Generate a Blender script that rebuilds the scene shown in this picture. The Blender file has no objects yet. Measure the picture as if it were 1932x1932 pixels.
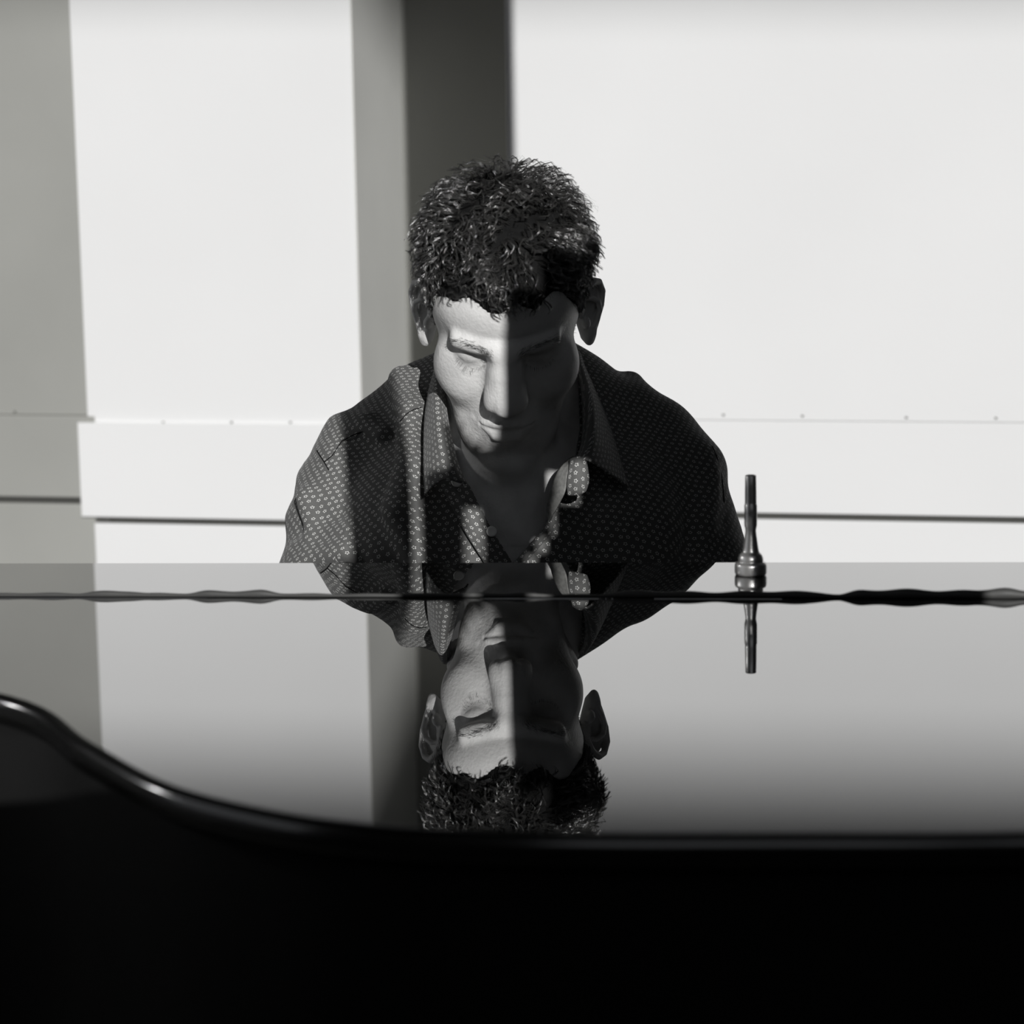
import bpy, bmesh, math, random
import numpy as np
from mathutils import Vector, Matrix, Euler

S = bpy.context.scene
COL = S.collection
# ------------------------------------------------------------------ camera
CAM = Vector((0.0, 0.0, 1.38)); FPX = 4500.0
PITCH = math.atan(706/4500); ROLL = math.radians(-0.95)
cd = bpy.data.cameras.new('camera'); cam = bpy.data.objects.new('camera', cd); COL.objects.link(cam)
R3 = Matrix.Rotation(math.pi/2-PITCH, 3, 'X') @ Matrix.Rotation(ROLL, 3, 'Z')
cam.matrix_world = Matrix.Translation(CAM) @ R3.to_4x4()
cd.sensor_width = 36.0; cd.sensor_fit = 'HORIZONTAL'; cd.lens = FPX/1932*36.0
cd.clip_start = 0.05; cd.clip_end = 100
cd.dof.use_dof = True; cd.dof.focus_distance = 2.40; cd.dof.aperture_fstop = cd.lens/13.0
S.camera = cam
def at(px, py, Y):
    "the world point at depth Y that is seen at pixel px, py of the 1932 px photograph"
    d = R3 @ Vector(((px-966)/FPX, -(py-966)/FPX, -1.0))
    return CAM + d*((Y-CAM.y)/d.y)
def on_plane(px, py, z):
    d = R3 @ Vector(((px-966)/FPX, -(py-966)/FPX, -1.0))
    return CAM + d*((z-CAM.z)/d.z)
# ------------------------------------------------------------------ world, sun, exposure
S.view_settings.view_transform = 'Standard'; S.view_settings.look = 'None'
S.view_settings.gamma = 1.0; S.view_settings.use_curve_mapping = False
S.view_settings.exposure = 0.0
S.cycles.caustics_reflective = False; S.cycles.caustics_refractive = False
S.cycles.max_bounces = 8
w = bpy.data.worlds.new('sky'); S.world = w; w.use_nodes = True
bg = w.node_tree.nodes['Background']; bg.inputs[0].default_value = (0.92, 0.95, 1.0, 1); bg.inputs[1].default_value = 0.2
SUN_AZ = math.radians(9.5); SUN_EL = math.radians(18)
to_sun = Vector((math.sin(SUN_AZ)*math.cos(SUN_EL), -math.cos(SUN_AZ)*math.cos(SUN_EL), math.sin(SUN_EL)))
sd = bpy.data.lights.new('sun', 'SUN'); sun = bpy.data.objects.new('sun', sd); COL.objects.link(sun)
sd.energy = 3.4; sd.angle = math.radians(0.18); sd.color = (1.0, 0.995, 0.985)
sun.rotation_euler = to_sun.to_track_quat('Z', 'Y').to_euler(); sun.location = (3, -4, 4)
# ------------------------------------------------------------------ materials
def mat(name, col, rough=0.6, spec=0.5, metal=0.0, coat=0.0, ior=1.5, nscale=None, namt=0.08, bump=0.0, bscale=200, sss=0.0):
    m = bpy.data.materials.new(name); m.use_nodes = True
    nt = m.node_tree; b = nt.nodes['Principled BSDF']
    b.inputs['Base Color'].default_value = (*col, 1); b.inputs['Roughness'].default_value = rough
    b.inputs['Specular IOR Level'].default_value = spec; b.inputs['Metallic'].default_value = metal
    b.inputs['Coat Weight'].default_value = coat; b.inputs['Coat Roughness'].default_value = 0.0; b.inputs['IOR'].default_value = ior
    tc = nt.nodes.new('ShaderNodeTexCoord')
    if nscale:
        n = nt.nodes.new('ShaderNodeTexNoise'); n.inputs['Scale'].default_value = nscale; n.inputs['Detail'].default_value = 5
        nt.links.new(tc.outputs['Object'], n.inputs['Vector'])
        r = nt.nodes.new('ShaderNodeValToRGB')
        r.color_ramp.elements[0].position = 0.3; r.color_ramp.elements[1].position = 0.7
        r.color_ramp.elements[0].color = (*[c*(1-namt) for c in col], 1)
        r.color_ramp.elements[1].color = (*[min(1, c*(1+namt)) for c in col], 1)
        nt.links.new(n.outputs['Fac'], r.inputs['Fac']); nt.links.new(r.outputs['Color'], b.inputs['Base Color'])
    if bump:
        n2 = nt.nodes.new('ShaderNodeTexNoise'); n2.inputs['Scale'].default_value = bscale; n2.inputs['Detail'].default_value = 3
        nt.links.new(tc.outputs['Object'], n2.inputs['Vector'])
        bp = nt.nodes.new('ShaderNodeBump'); bp.inputs['Strength'].default_value = bump; bp.inputs['Distance'].default_value = 0.001
        nt.links.new(n2.outputs['Fac'], bp.inputs['Height']); nt.links.new(bp.outputs['Normal'], b.inputs['Normal'])
    if sss:
        b.inputs['Subsurface Weight'].default_value = sss; b.inputs['Subsurface Radius'].default_value = (1, 1, 1); b.inputs['Subsurface Scale'].default_value = 0.003
    return m
M = {}
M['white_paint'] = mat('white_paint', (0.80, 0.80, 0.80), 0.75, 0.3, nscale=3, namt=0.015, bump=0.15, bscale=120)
M['shade_grey'] = mat('shade_grey', (0.33, 0.33, 0.31), 0.7, 0.3, nscale=2, namt=0.10, bump=0.15, bscale=120)  # shade of the left section and recess put into the base colour
M['return_shade'] = mat('return_shade', (0.72, 0.72, 0.69), 0.7, 0.3, nscale=2, namt=0.10, bump=0.15, bscale=120)  # panel white toned down: grazing light on the side put into the colour
M['dark_gap'] = mat('dark_gap', (0.07, 0.07, 0.065), 0.9, 0.1, nscale=5)
M['dark_wall'] = mat('dark_wall', (0.05, 0.05, 0.048), 0.9, 0.1, nscale=4)
M['floor'] = mat('floor_boards', (0.05, 0.048, 0.044), 0.55, 0.3, nscale=6)
M['lacquer'] = mat('black_lacquer', (0.006, 0.006, 0.006), 0.0, 0.5, coat=1.0, ior=3.4, nscale=4, namt=0.2)
M['lacquer_side'] = mat('black_satin_lacquer', (0.014, 0.014, 0.014), 0.55, 0.06, nscale=4, namt=0.2)
M['edge_lacquer'] = mat('black_edge_lacquer', (0.006, 0.006, 0.006), 0.18, 0.5, ior=2.2, nscale=4, namt=0.2)
M['hinge'] = mat('dull_hinge_metal', (0.08, 0.08, 0.078), 0.5, 0.3, nscale=60)
M['brass'] = mat('brass', (0.5, 0.48, 0.42), 0.25, 0.5, metal=1, nscale=30)
M['silver'] = mat('silver_plate', (0.90, 0.89, 0.87), 0.31, 0.5, metal=0.8, nscale=60, namt=0.08, bump=0.12, bscale=350)
M['ivory'] = mat('ivory_key', (0.75, 0.74, 0.70), 0.25, 0.5, nscale=10)
M['skin'] = mat('skin', (0.76, 0.755, 0.745), 0.5, 0.35, nscale=45, namt=0.10, bump=0.6, bscale=330, sss=0.25)
M['hair'] = mat('dark_hair', (0.055, 0.054, 0.052), 0.24, 0.9, ior=2.0, nscale=40, namt=0.3)
M['scalp'] = mat('dark_scalp', (0.012, 0.012, 0.012), 0.9, 0.1, nscale=40)
M['trouser'] = mat('dark_trouser_cloth', (0.03, 0.03, 0.032), 0.9, 0.2, nscale=40)
M['leather'] = mat('black_leather', (0.02, 0.02, 0.02), 0.45, 0.4, nscale=30, bump=0.2)
M['button'] = mat('pearl_button', (0.7, 0.7, 0.68), 0.25, 0.6, nscale=50)
M['eye'] = mat('eye_white', (0.6, 0.6, 0.6), 0.1, 0.6, nscale=50)
M['iris'] = mat('dark_iris', (0.05, 0.05, 0.05), 0.05, 0.6, nscale=90)
M['lining'] = mat('shirt_lining', (0.24, 0.24, 0.23), 0.9, 0.2, nscale=300, namt=0.2, bump=0.3, bscale=900)

# ------------------------------------------------------------------ object helpers
def tag(o, label=None, cat=None, group=None, kind=None):
    if label: o['label'] = label
    if cat: o['category'] = cat
    if group: o['group'] = group
    if kind: o['kind'] = kind
    return o
def empty(name, loc, label, cat, rz=0.0):
    o = bpy.data.objects.new(name, None); COL.objects.link(o)
    o.location = loc; o.rotation_euler = (0, 0, rz); o.empty_display_size = 0.1
    tag(o, label, cat); bpy.context.view_layer.update(); return o
def obj(name, me, m, parent=None, smooth=False):
    if isinstance(me, bmesh.types.BMesh):
        bm = me; me = bpy.data.meshes.new(name); bm.normal_update(); bm.to_mesh(me); bm.free()
    if m is not None and not me.materials: me.materials.append(m)
    if smooth and len(me.polygons): me.polygons.foreach_set('use_smooth', [True]*len(me.polygons))
    o = bpy.data.objects.new(name, me); COL.objects.link(o)
    if parent:
        bpy.context.view_layer.update()
        o.parent = parent; o.matrix_parent_inverse = parent.matrix_world.inverted()
    return o
def mesh_np(name, V, F):
    me = bpy.data.meshes.new(name)
    V = np.asarray(V, dtype=np.float32); F = np.asarray(F, dtype=np.int32)
    n = F.shape[1]
    me.vertices.add(len(V)); me.vertices.foreach_set('co', V.ravel())
    me.loops.add(F.size); me.loops.foreach_set('vertex_index', F.ravel())
    me.polygons.add(len(F)); me.polygons.foreach_set('loop_start', np.arange(0, F.size, n, dtype=np.int32))
    me.polygons.foreach_set('loop_total', np.full(len(F), n, dtype=np.int32))
    me.update(calc_edges=True); me.validate(); return me
def box(bm, x0, x1, y0, y1, z0, z1, bev=0.0, seg=2, mtx=None):
    r = bmesh.ops.create_cube(bm, size=1.0)
    vs = r['verts']
    for v in vs:
        v.co = Vector((x0+(v.co.x+.5)*(x1-x0), y0+(v.co.y+.5)*(y1-y0), z0+(v.co.z+.5)*(z1-z0)))
    if bev:
        es = list({e for v in vs for e in v.link_edges})
        rr = bmesh.ops.bevel(bm, geom=es, offset=bev, segments=seg, affect='EDGES', profile=0.5)
        vs = list({v for f in rr['faces'] for v in f.verts} | {v for v in vs if v.is_valid})
    if mtx is not None:
        for v in vs: v.co = mtx @ v.co
    return vs
def lathe(bm, prof, seg=48, origin=(0, 0, 0)):
    rings = []
    for r, z in prof:
        rings.append([bm.verts.new((origin[0]+r*math.cos(2*math.pi*i/seg), origin[1]+r*math.sin(2*math.pi*i/seg), origin[2]+z)) for i in range(seg)])
    for a, b in zip(rings[:-1], rings[1:]):
        for i in range(seg):
            j = (i+1) % seg; bm.faces.new((a[i], a[j], b[j], b[i]))
    bm.faces.new(list(reversed(rings[0]))); bm.faces.new(rings[-1])
def tube(bm, pts, rad, seg=8):
    pts = [Vector(p) for p in pts]; rings = []
    for i, p in enumerate(pts):
        t = (pts[min(i+1, len(pts)-1)]-pts[max(i-1, 0)]).normalized()
        a = t.cross(Vector((0, 0, 1)) if abs(t.z) < .9 else Vector((1, 0, 0))).normalized(); b = t.cross(a)
        r = rad[i] if hasattr(rad, '__len__') else rad
        rings.append([bm.verts.new(p+a*r*math.cos(2*math.pi*k/seg)+b*r*math.sin(2*math.pi*k/seg)) for k in range(seg)])
    for A, B in zip(rings[:-1], rings[1:]):
        for k in range(seg):
            bm.faces.new((A[k], A[(k+1) % seg], B[(k+1) % seg], B[k]))
    bm.faces.new(list(reversed(rings[0]))); bm.faces.new(rings[-1])

# ================================================================== ROOM
YAW_W = math.radians(12.0)
# the wall frame: origin on the panel face, u to the right, n towards the room
PW = at(560, 700, 3.85); PW.z = 0
U = Vector((math.cos(YAW_W), -math.sin(YAW_W), 0)); N = Vector((-math.sin(YAW_W), -math.cos(YAW_W), 0))
WM = Matrix(((U.x, -N.x, 0, PW.x), (U.y, -N.y, 0, PW.y), (0, 0, 1, 0), (0, 0, 0, 1)))   # local x = u, y = into the wall
WMi = WM.inverted()
def wall_u(px, py, depth):
    "wall coordinates (u, z) of the pixel on the plane `depth` behind the panel face"
    d = R3 @ Vector(((px-966)/FPX, -(py-966)/FPX, -1.0))
    o = WMi @ CAM; dd = (WMi.to_3x3() @ d)
    t = (depth-o.y)/dd.y
    p = o+dd*t
    return p.x, p.z
RD = 0.30      # recess depth behind the panel face
RR = 0.02     # right wall section's depth behind the panel face
uL = wall_u(148, 600, 0.0)[0]; uR = wall_u(676, 600, 0.0)[0]
uQ = wall_u(958, 400, RR)[0]
H_ROOM = 5.2
def wbox(name, m, x0, x1, y0, y1, z0, z1, bev=0, parent=None, seg=2):
    bm = bmesh.new(); box(bm, x0, x1, y0, y1, z0, z1, bev, seg, mtx=WM); return obj(name, bm, m, parent)
wall_back = tag(wbox('wall_back', M['shade_grey'], -3.6, 7.2, RD, RD+0.2, 0, H_ROOM), kind='structure')
LD = 0.006     # the grey section at the left lies just behind the panel face
def flag(o): return o
# left panel standing proud of the recess
zt = wall_u(350, 799, 0.0)[1]; zb = wall_u(350, 978, 0.0)[1]
u1 = wall_u(147, 800, 0.0)[0]; u2 = wall_u(178, 1000, 0.0)[0]
flag(wbox('panel', M['white_paint'], u1+0.016, uR, 0.003, RD, zt, H_ROOM, 0.001, wall_back))
flag(wbox('rail', M['white_paint'], u1, uR-0.0003, -0.003, RD, zb, zt+0.0003, 0.0015, wall_back, 2))
flag(wbox('lower_panel', M['white_paint'], u2, uR-0.001, 0.0, RD, 0.02, zb-0.0105, 0.002, wall_back))
flag(wbox('shadow_gap', M['dark_gap'], u2+0.001, uR-0.003, 0.006, RD, zb-0.014, zb+0.002, 0, wall_back))
bm = bmesh.new(); box(bm, uR-0.0005, uR+0.002, 0.0, RD, 0.02, H_ROOM, 0, mtx=WM); obj('panel_return', bm, M['return_shade'], wall_back)
# right section
zt2 = wall_u(1600, 795, RR)[1]; zb2 = wall_u(1500, 969, RR)[1]
flag(wbox('panel', M['white_paint'], uQ, 7.2, RR+0.0006, RD, zt2, H_ROOM, 0.0015, wall_back, 2))
flag(wbox('rail', M['white_paint'], uQ, 7.2, RR, RD, zb2, zt2-0.0004, 0.0012, wall_back))
flag(wbox('lower_panel', M['white_paint'], uQ, 7.2, RR, RD, 0.02, zb2-0.010, 0.002, wall_back))
flag(wbox('shadow_gap', M['dark_gap'], uQ+0.004, 7.2, RR+0.006, RD, zb2-0.013, zb2+0.002, 0, wall_back))
# left recess: thin ledge, gap line
zl = wall_u(60, 783, LD)[1]; zg = wall_u(80, 938, LD)[1]
flag(wbox('panel', M['shade_grey'], -3.6, u1+0.05, LD+.002, RD, zl, H_ROOM, 0.002, wall_back))
flag(wbox('rail', M['shade_grey'], -3.6, u1+0.03, LD-0.004, RD, zg, zl, 0.003, wall_back))
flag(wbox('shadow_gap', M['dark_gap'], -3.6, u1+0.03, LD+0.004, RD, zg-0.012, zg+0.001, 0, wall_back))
flag(wbox('lower_panel', M['shade_grey'], -3.6, u2+0.03, LD, RD, 0.02, zg-0.0105, 0.003, wall_back))
# nail heads along the top of the rails
nail_me = None
def nail(px, py, depth, r=0.0024):
    global nail_me
    u, z = wall_u(px, py, depth)
    if nail_me is None:
        bm = bmesh.new(); bmesh.ops.create_uvsphere(bm, u_segments=8, v_segments=5, radius=1.0)
        nail_me = bpy.data.meshes.new('nail_head'); bm.to_mesh(nail_me); bm.free(); nail_me.materials.append(M['nail'])
    o = bpy.data.objects.new('nail_head', nail_me); COL.objects.link(o)
    o.matrix_world = WM @ Matrix.Translation((u, depth, z)) @ Matrix.Diagonal((r, 0.0015, r*0.8, 1))
    mw = o.matrix_world.copy(); o.parent = wall_back; o.matrix_parent_inverse = wall_back.matrix_world.inverted(); o.matrix_world = mw
M['nail'] = mat('nail_head', (0.12, 0.12, 0.11), 0.5, 0.4, nscale=50)
for px, py, dp in ((174, 797, .003), (308, 797, .003), (437, 797, .003), (548, 797, .003), (28, 777, LD), (1365, 783, RR+.0006), (1514, 785, RR+.0006), (1710, 788, RR+.0006), (1879, 789, RR+.0006)):
    nail(px, py, dp)
# the rest of the room
X0, X1, Y0 = -3.2, 6.8, -0.9
def sbox(name, m, *a, kind='structure', bev=0, parent=None):
    bm = bmesh.new(); box(bm, *a, bev); o = obj(name, bm, m, parent)
    if kind: tag(o, kind=kind)
    return o
sbox('floor', M['floor'], X0-.2, X1+.2, Y0-.2, 5.2, -0.1, 0.0)
sbox('ceiling', M['dark_wall'], X0-.2, X1+.2, Y0-.2, 5.2, H_ROOM, H_ROOM+.1)
wl = bmesh.new()
for a in ((Y0-.2, -0.3, 0, H_ROOM), (2.3, 5.2, 0, H_ROOM), (-0.3, 2.3, 0, 0.9), (-0.3, 2.3, 3.3, H_ROOM)):
    box(wl, X0-.2, X0, *a)
tag(obj('wall_left', wl, M['white_paint']), kind='structure')
w2 = bmesh.new(); box(w2, X0-.14, X0+.03, -0.32, 2.32, 0.87, 0.92, 0.004); tag(obj('window_2', w2, M['dark_wall']), kind='structure')
sbox('wall_right', M['dark_wall'], X1, X1+.2, Y0-.2, 5.2, 0, H_ROOM)
# front wall with a tall window opening; the sun comes through it
TZ = math.tan(SUN_EL)/math.cos(SUN_AZ); TX = math.tan(SUN_AZ)
def to_front(p, y=Y0):
    "where the sun ray through p crosses the plane y"
    d = p.y-y
    return p.x+TX*d, p.z+TZ*d
wf = bmesh.new()
face_edge = to_front(at(950, 700, 2.26))[0]        # left edge of the added boards that shade the face
topz = 4.9
zsill = 1.735
wx0 = to_front(at(150, 1400, 1.5))[0]-0.75; wx1 = to_front(at(1932, 500, 3.4))[0]+0.75
shade_span = (face_edge, to_front(Vector((0.30, 2.45, 1)))[0])
shade_top = to_front(Vector((0, 2.36, 1.395)))[1]
cw = WM @ Vector((uQ, RR, 0)); pq = to_front(Vector((cw.x, cw.y, 1.5)))[0]
pa, pb = pq-0.118, pq+0.013
print('FRONT', wx0, wx1, shade_span, pa, pb, topz)
for a in ((X0-.2, wx0, Y0-.2, Y0, 0, H_ROOM), (wx1, X1+.2, Y0-.2, Y0, 0, H_ROOM), (wx0, wx1, Y0-.2, Y0, 0, zsill), (wx0, wx1, Y0-.2, Y0, topz, H_ROOM)):
    box(wf, *a)
wall_front = obj('wall_front', wf, M['dark_wall']); tag(wall_front, kind='structure')
win = bmesh.new(); box(win, wx0-0.01, wx1+0.01, Y0-.14, Y0-.02, zsill-0.02, zsill+0.03, 0.004)
window = obj('window_1', win, M['dark_wall']); tag(window, kind='structure')
def fr(px, py, D): return to_front(at(px, py, D))
def board(nm, x0, x1, z0, z1):
    bm = bmesh.new(); box(bm, x0, x1, Y0-.015, Y0, z0, z1, 0.0); obj(nm, bm, M['dark_wall'], window)
board('recess_shade_board', pa, pb, 2.30, topz)  # added out of view to darken the wall recess
board('shade_board', fr(872, 950, 2.33)[0], fr(887, 950, 2.33)[0], fr(880, 845, 2.33)[1], fr(880, 826, 2.33)[1])  # unseen boards from here on, added to cast shade bands on the man
board('shade_board', fr(652, 950, 2.43)[0], fr(752, 950, 2.43)[0], zsill+.03, fr(700, 690, 2.43)[1])
board('shade_board', fr(798, 950, 2.33)[0], fr(836, 950, 2.33)[0], zsill+.03, fr(815, 903, 2.33)[1])
board('shade_board', fr(836, 950, 2.33)[0], fr(873, 950, 2.33)[0], zsill+.03, fr(850, 803, 2.33)[1])
board('shade_board', fr(873, 950, 2.34)[0], fr(906, 950, 2.34)[0], fr(890, 955, 2.33)[1], fr(890, 838, 2.33)[1])
board('shade_board', fr(906, 950, 2.34)[0], face_edge, zsill+.03, fr(930, 848, 2.33)[1])
shade_top = fr(1040, 572, 2.28)[1]; shade_top2 = fr(1060, 500, 2.30)[1]; shade_top3 = fr(1110, 470, 2.33)[1]; x_step = fr(1012, 560, 2.28)[0]; x_step2 = fr(1092, 560, 2.32)[0]
holes = [(1052, 1112, 864, 938), (1048, 1061, 938, 1000), (1019, 1045, 1000, 1034), (997, 1023, 1034, 1062)]
mh = (fr(1380, 1000, 2.04)[0], fr(1416, 1000, 2.04)[0], fr(1400, 1100, 2.04)[1], fr(1400, 968, 2.04)[1])
xs = sorted({face_edge, shade_span[1], x_step, x_step2, mh[0], mh[1]} | {fr(v, 950, 2.29)[0] for h in holes for v in h[:2]})
for x0, x1 in zip(xs[:-1], xs[1:]):
    xc = (x0+x1)/2; z = zsill+.03
    cuts = sorted((fr(h[0], h[3], 2.29)[1], fr(h[0], h[2], 2.29)[1]) for h in holes if fr(h[0], 950, 2.29)[0] < xc < fr(h[1], 950, 2.29)[0])
    if mh[0] < xc < mh[1]: cuts = sorted(cuts+[mh[2:]])
    for a, b in cuts:
        if a > z: board('shade_board', x0, x1, z, a)
        z = max(z, b)
    board('shade_board', x0, x1, z, shade_top if xc < x_step else shade_top2 if xc < x_step2 else shade_top3)
# added unseen slab, far off: softly cuts the top of the wall's sunlight
def to_sun_at(p, L): return p+to_sun*L
ra = to_sun_at(at(-300, -100, 3.95), 75.0); rb = to_sun_at(at(2300, -120, 3.5), 75.0)
dr = (rb-ra).normalized(); ra = ra-dr*8; rb = rb+dr*8
nv = Vector((0, 0, 1)); back = Vector((to_sun.x, to_sun.y, 0)).normalized()*6
bm = bmesh.new(); q = [ra, rb, rb+back+nv*3, ra+back+nv*3]
top = [bm.verts.new(p) for p in q]; bot = [bm.verts.new(p+nv*9) for p in q]
bm.faces.new(top); bm.faces.new(list(reversed(bot)))
for i in range(4): bm.faces.new((top[i], bot[i], bot[(i+1) % 4], top[(i+1) % 4]))
tag(obj('sun_edge_blocker', bm, M['dark_wall']), kind='structure')
# ================================================================== PIANO
LZ = 1.0
fe0 = on_plane(0, 1062.5, LZ); fe1 = on_plane(1932, 1060, LZ)
fdir = (fe1-fe0).normalized()
def far(x, back=0.0):
    t = (x-fe0.x)/fdir.x; p = fe0+fdir*t; return Vector((x, p.y-back, LZ))
se0 = on_plane(0, 1125, LZ); se1 = on_plane(1932, 1128, LZ); sdir = (se1-se0).normalized()
def seam(x, d=0.0):
    t = (x-se0.x)/sdir.x; p = se0+sdir*t; return Vector((x, p.y+d, LZ))
near_px = [(0, 1316), (150, 1404), (300, 1484), (500, 1535), (700, 1562), (900, 1573), (1150, 1579), (1500, 1579), (1932, 1577)]
near = [on_plane(a, b, LZ) for a, b in near_px]
ctrl = [Vector((-0.735, 1.97, LZ)), Vector((-0.70, 1.86, LZ)), Vector((-0.56, 1.765, LZ))]+near+[Vector((0.50, near[-1].y+0.01, LZ)), Vector((0.64, near[-1].y+0.05, LZ)), Vector((0.735, near[-1].y+0.17, LZ)), Vector((0.75, near[-1].y+0.35, LZ))]
def catmull(P, n=8):
    out = []
    Q = [P[0]*2-P[1]]+list(P)+[P[-1]*2-P[-2]]
    for i in range(1, len(Q)-2):
        a, b, c, d = Q[i-1], Q[i], Q[i+1], Q[i+2]
        for k in range(n):
            t = k/n; out.append(.5*((2*b)+(c-a)*t+(2*a-5*b+4*c-d)*t*t+(3*b-a-3*c+d)*t**3))
    out.append(P[-1]); return out
curve = catmull(ctrl, 8)
def slab(name, outline, z0, z1, m, parent, bev=0.0, seg=3, inset=0.0, bev_bottom=True):
    bm = bmesh.new()
    pts = [Vector((p.x, p.y, 0)) for p in outline]
    n = len(pts); area = sum(pts[i].x*pts[(i+1) % n].y-pts[(i+1) % n].x*pts[i].y for i in range(n))
    if area < 0: pts.reverse()
    def off(d):
        if abs(d) < 1e-9: return pts
        o = []
        for i in range(n):
            a, b, c = pts[i-1], pts[i], pts[(i+1) % n]
            e1 = (b-a).normalized(); e2 = (c-b).normalized()
            n1 = Vector((-e1.y, e1.x, 0)); n2 = Vector((-e2.y, e2.x, 0)); nn = (n1+n2).normalized()
            o.append(b+nn*d/max(.4, nn.dot(n1)))
        return o
    prof = [(inset+bev, z0)]+[(inset+bev*(1-math.sin(k/seg*math.pi/2)), z0+bev*(1-math.cos(k/seg*math.pi/2))) for k in range(1, seg+1)] if bev and bev_bottom else [(inset, z0)]
    prof += [(inset+bev*(1-math.cos(k/seg*math.pi/2)), z1-bev+bev*math.sin(k/seg*math.pi/2)) for k in range(0, seg+1)] if bev else [(inset, z1)]
    rings = []
    for d, z in prof:
        rings.append([bm.verts.new((p.x, p.y, z)) for p in off(d)])
    for A, B in zip(rings[:-1], rings[1:]):
        for i in range(n):
            j = (i+1) % n
            try: f = bm.faces.new((A[i], A[j], B[j], B[i])); f.smooth = bool(bev)
            except ValueError: pass
    bm.faces.new(list(reversed(rings[0]))); bm.faces.new(rings[-1])
    return obj(name, bm, m, parent)
XL, XR = -0.745, 0.76
piano = empty('grand_piano', (0, 1.75, 0), 'small black lacquered grand piano with closed mirror-polished lid before the seated man', 'piano', 0)
main_outline = [seam(XR, -0.0012), seam(XL, -0.0012)]+curve
lid = slab('lid', main_outline, LZ-0.021, LZ, M['lacquer'], piano, 0.008, 6)
lid.data.materials.append(M['edge_lacquer'])
for p in lid.data.polygons:
    if abs(p.normal.z) < 0.985: p.material_index = 1
flap_outline = [far(XL), far(XR), seam(XR, 0.0012), seam(XL, 0.0012)]
flap = slab('lid_flap', flap_outline, LZ-0.019, LZ, M['lacquer'], piano, 0.0015, 3)
# continuous hinge along the joint of the lid, a little uneven
hb = bmesh.new(); pts = []; rad = []
bulge = [(-0.27, .05, .0018), (-.205, .04, .0011), (-.17, .03, .001), (.19, .10, .0012), (.245, .04, .0018), (.335, .055, .0024), (.40, .03, .001), (-.02, .10, .0006)]
def hx(px): return (px-966)/FPX*1.975
bl = [(140, 240, .0016), (355, 500, .0019), (1150, 1560, .0017), (1600, 1900, .0028), (1850, 1990, .0016), (800, 1000, .0006)]
for i in range(400):
    x = XL+0.01+(XR-XL-0.02)*i/399; r = 0.0016
    for a, b, k in bl:
        xa, xb = hx(a), hx(b); t = min((x-xa)/.02, (xb-x)/.02); t = max(0, min(1, t+.5)); r += .75*k*t*t*(3-2*t)
    r *= 1+0.12*math.sin(x*140)+.08*math.sin(x*61+1)
    p = seam(x); p.z = LZ+r*0.75; pts.append(p); rad.append(r)
tube(hb, pts, rad, 10); obj('hinge', hb, M['hinge'], piano, True)
case_outline = [far(XR, .02), far(XL, .02)]+curve
slab('case', [far(XR, .175), far(XL, .175)]+curve, 0.70, LZ-0.021, M['lacquer_side'], piano, 0.004, 2, inset=0.012)
def xf(x, back): return far(x, back)
# cheeks, key bed, fallboard and keyboard on the player's side
for a, b in ((XL+.012, XL+.072), (XR-.072, XR-.012)):
    slab('cheek', [far(a, -.13), far(b, -.13), far(b, .17), far(a, .17)], 0.70, LZ-0.05 if False else 0.86, M['lacquer_side'], piano, 0.003, 2)
slab('key_bed', [far(XL+.012, -.15), far(XR-.012, -.15), far(XR-.012, .17), far(XL+.012, .17)], 0.665, 0.70, M['lacquer_side'], piano, 0.002, 2)
slab('fallboard', [far(XL+.075, .015), far(XR-.075, .015), far(XR-.075, .035), far(XL+.075, .035)], 0.725, 0.97, M['lacquer_side'], piano, 0.002, 2)
slab('key_slip', [far(XL+.075, -.145), far(XR-.075, -.145), far(XR-.075, -.13), far(XL+.075, -.13)], 0.70, 0.735, M['lacquer_side'], piano, 0.002, 2)
kb = bmesh.new(); kx0, kx1 = XL+.085, XR-.085; kn = 52; kw = (kx1-kx0)/kn
ang = math.atan2(fdir.y, fdir.x)
for i in range(kn):
    c = far(kx0+kw*(i+.5)); box(kb, -kw/2+.0006, kw/2-.0006, -.012, .126, 0.72, 0.742, 0, mtx=Matrix.Translation((c.x, c.y, 0)) @ Matrix.Rotation(ang, 4, 'Z'))
tag(obj('white_keys', kb, M['ivory'], piano), kind='stuff')
kb = bmesh.new()
for i in range(kn-1):
    if (i % 7) in (2, 6): continue
    c = far(kx0+kw*(i+1)); box(kb, -.0055, .0055, -.012, .08, 0.742, 0.754, 0.0015, 1, mtx=Matrix.Translation((c.x, c.y, 0)) @ Matrix.Rotation(ang, 4, 'Z'))
tag(obj('black_keys', kb, M['lacquer_side'], piano), kind='stuff')
for lx, ly in ((XL+.10, 2.0), (XR-.10, 1.95), (.35, 1.42)):
    lb = bmesh.new(); lathe(lb, [(.05, .70), (.05, .66), (.042, .64), (.036, .45), (.03, .2), (.034, .12), (.026, .10), (.026, .06)], 24, (lx, ly, 0))
    for f in lb.faces: f.smooth = True
    leg = obj('leg', lb, M['lacquer_side'], piano)
    cb = bmesh.new(); lathe(cb, [(.018, .0), (.024, .01), (.026, .03), (.024, .05), (.014, .062)], 20, (lx, ly, 0)); obj('caster', cb, M['brass'], leg, True)
ly_ = bmesh.new(); box(ly_, -.11, .11, 1.93, 1.98, .09, .14, .006); box(ly_, -.07, -.045, 1.94, 1.97, .13, .70, .004); box(ly_, .045, .07, 1.94, 1.97, .13, .70, .004)
ly_o = obj('pedal_lyre', ly_, M['lacquer_side'], piano)
for k in (-.06, 0, .06):
    pb_ = bmesh.new(); box(pb_, k-.012, k+.012, 1.96, 2.06, .085, .093, .003); obj('pedal', pb_, M['brass'], ly_o)
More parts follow.
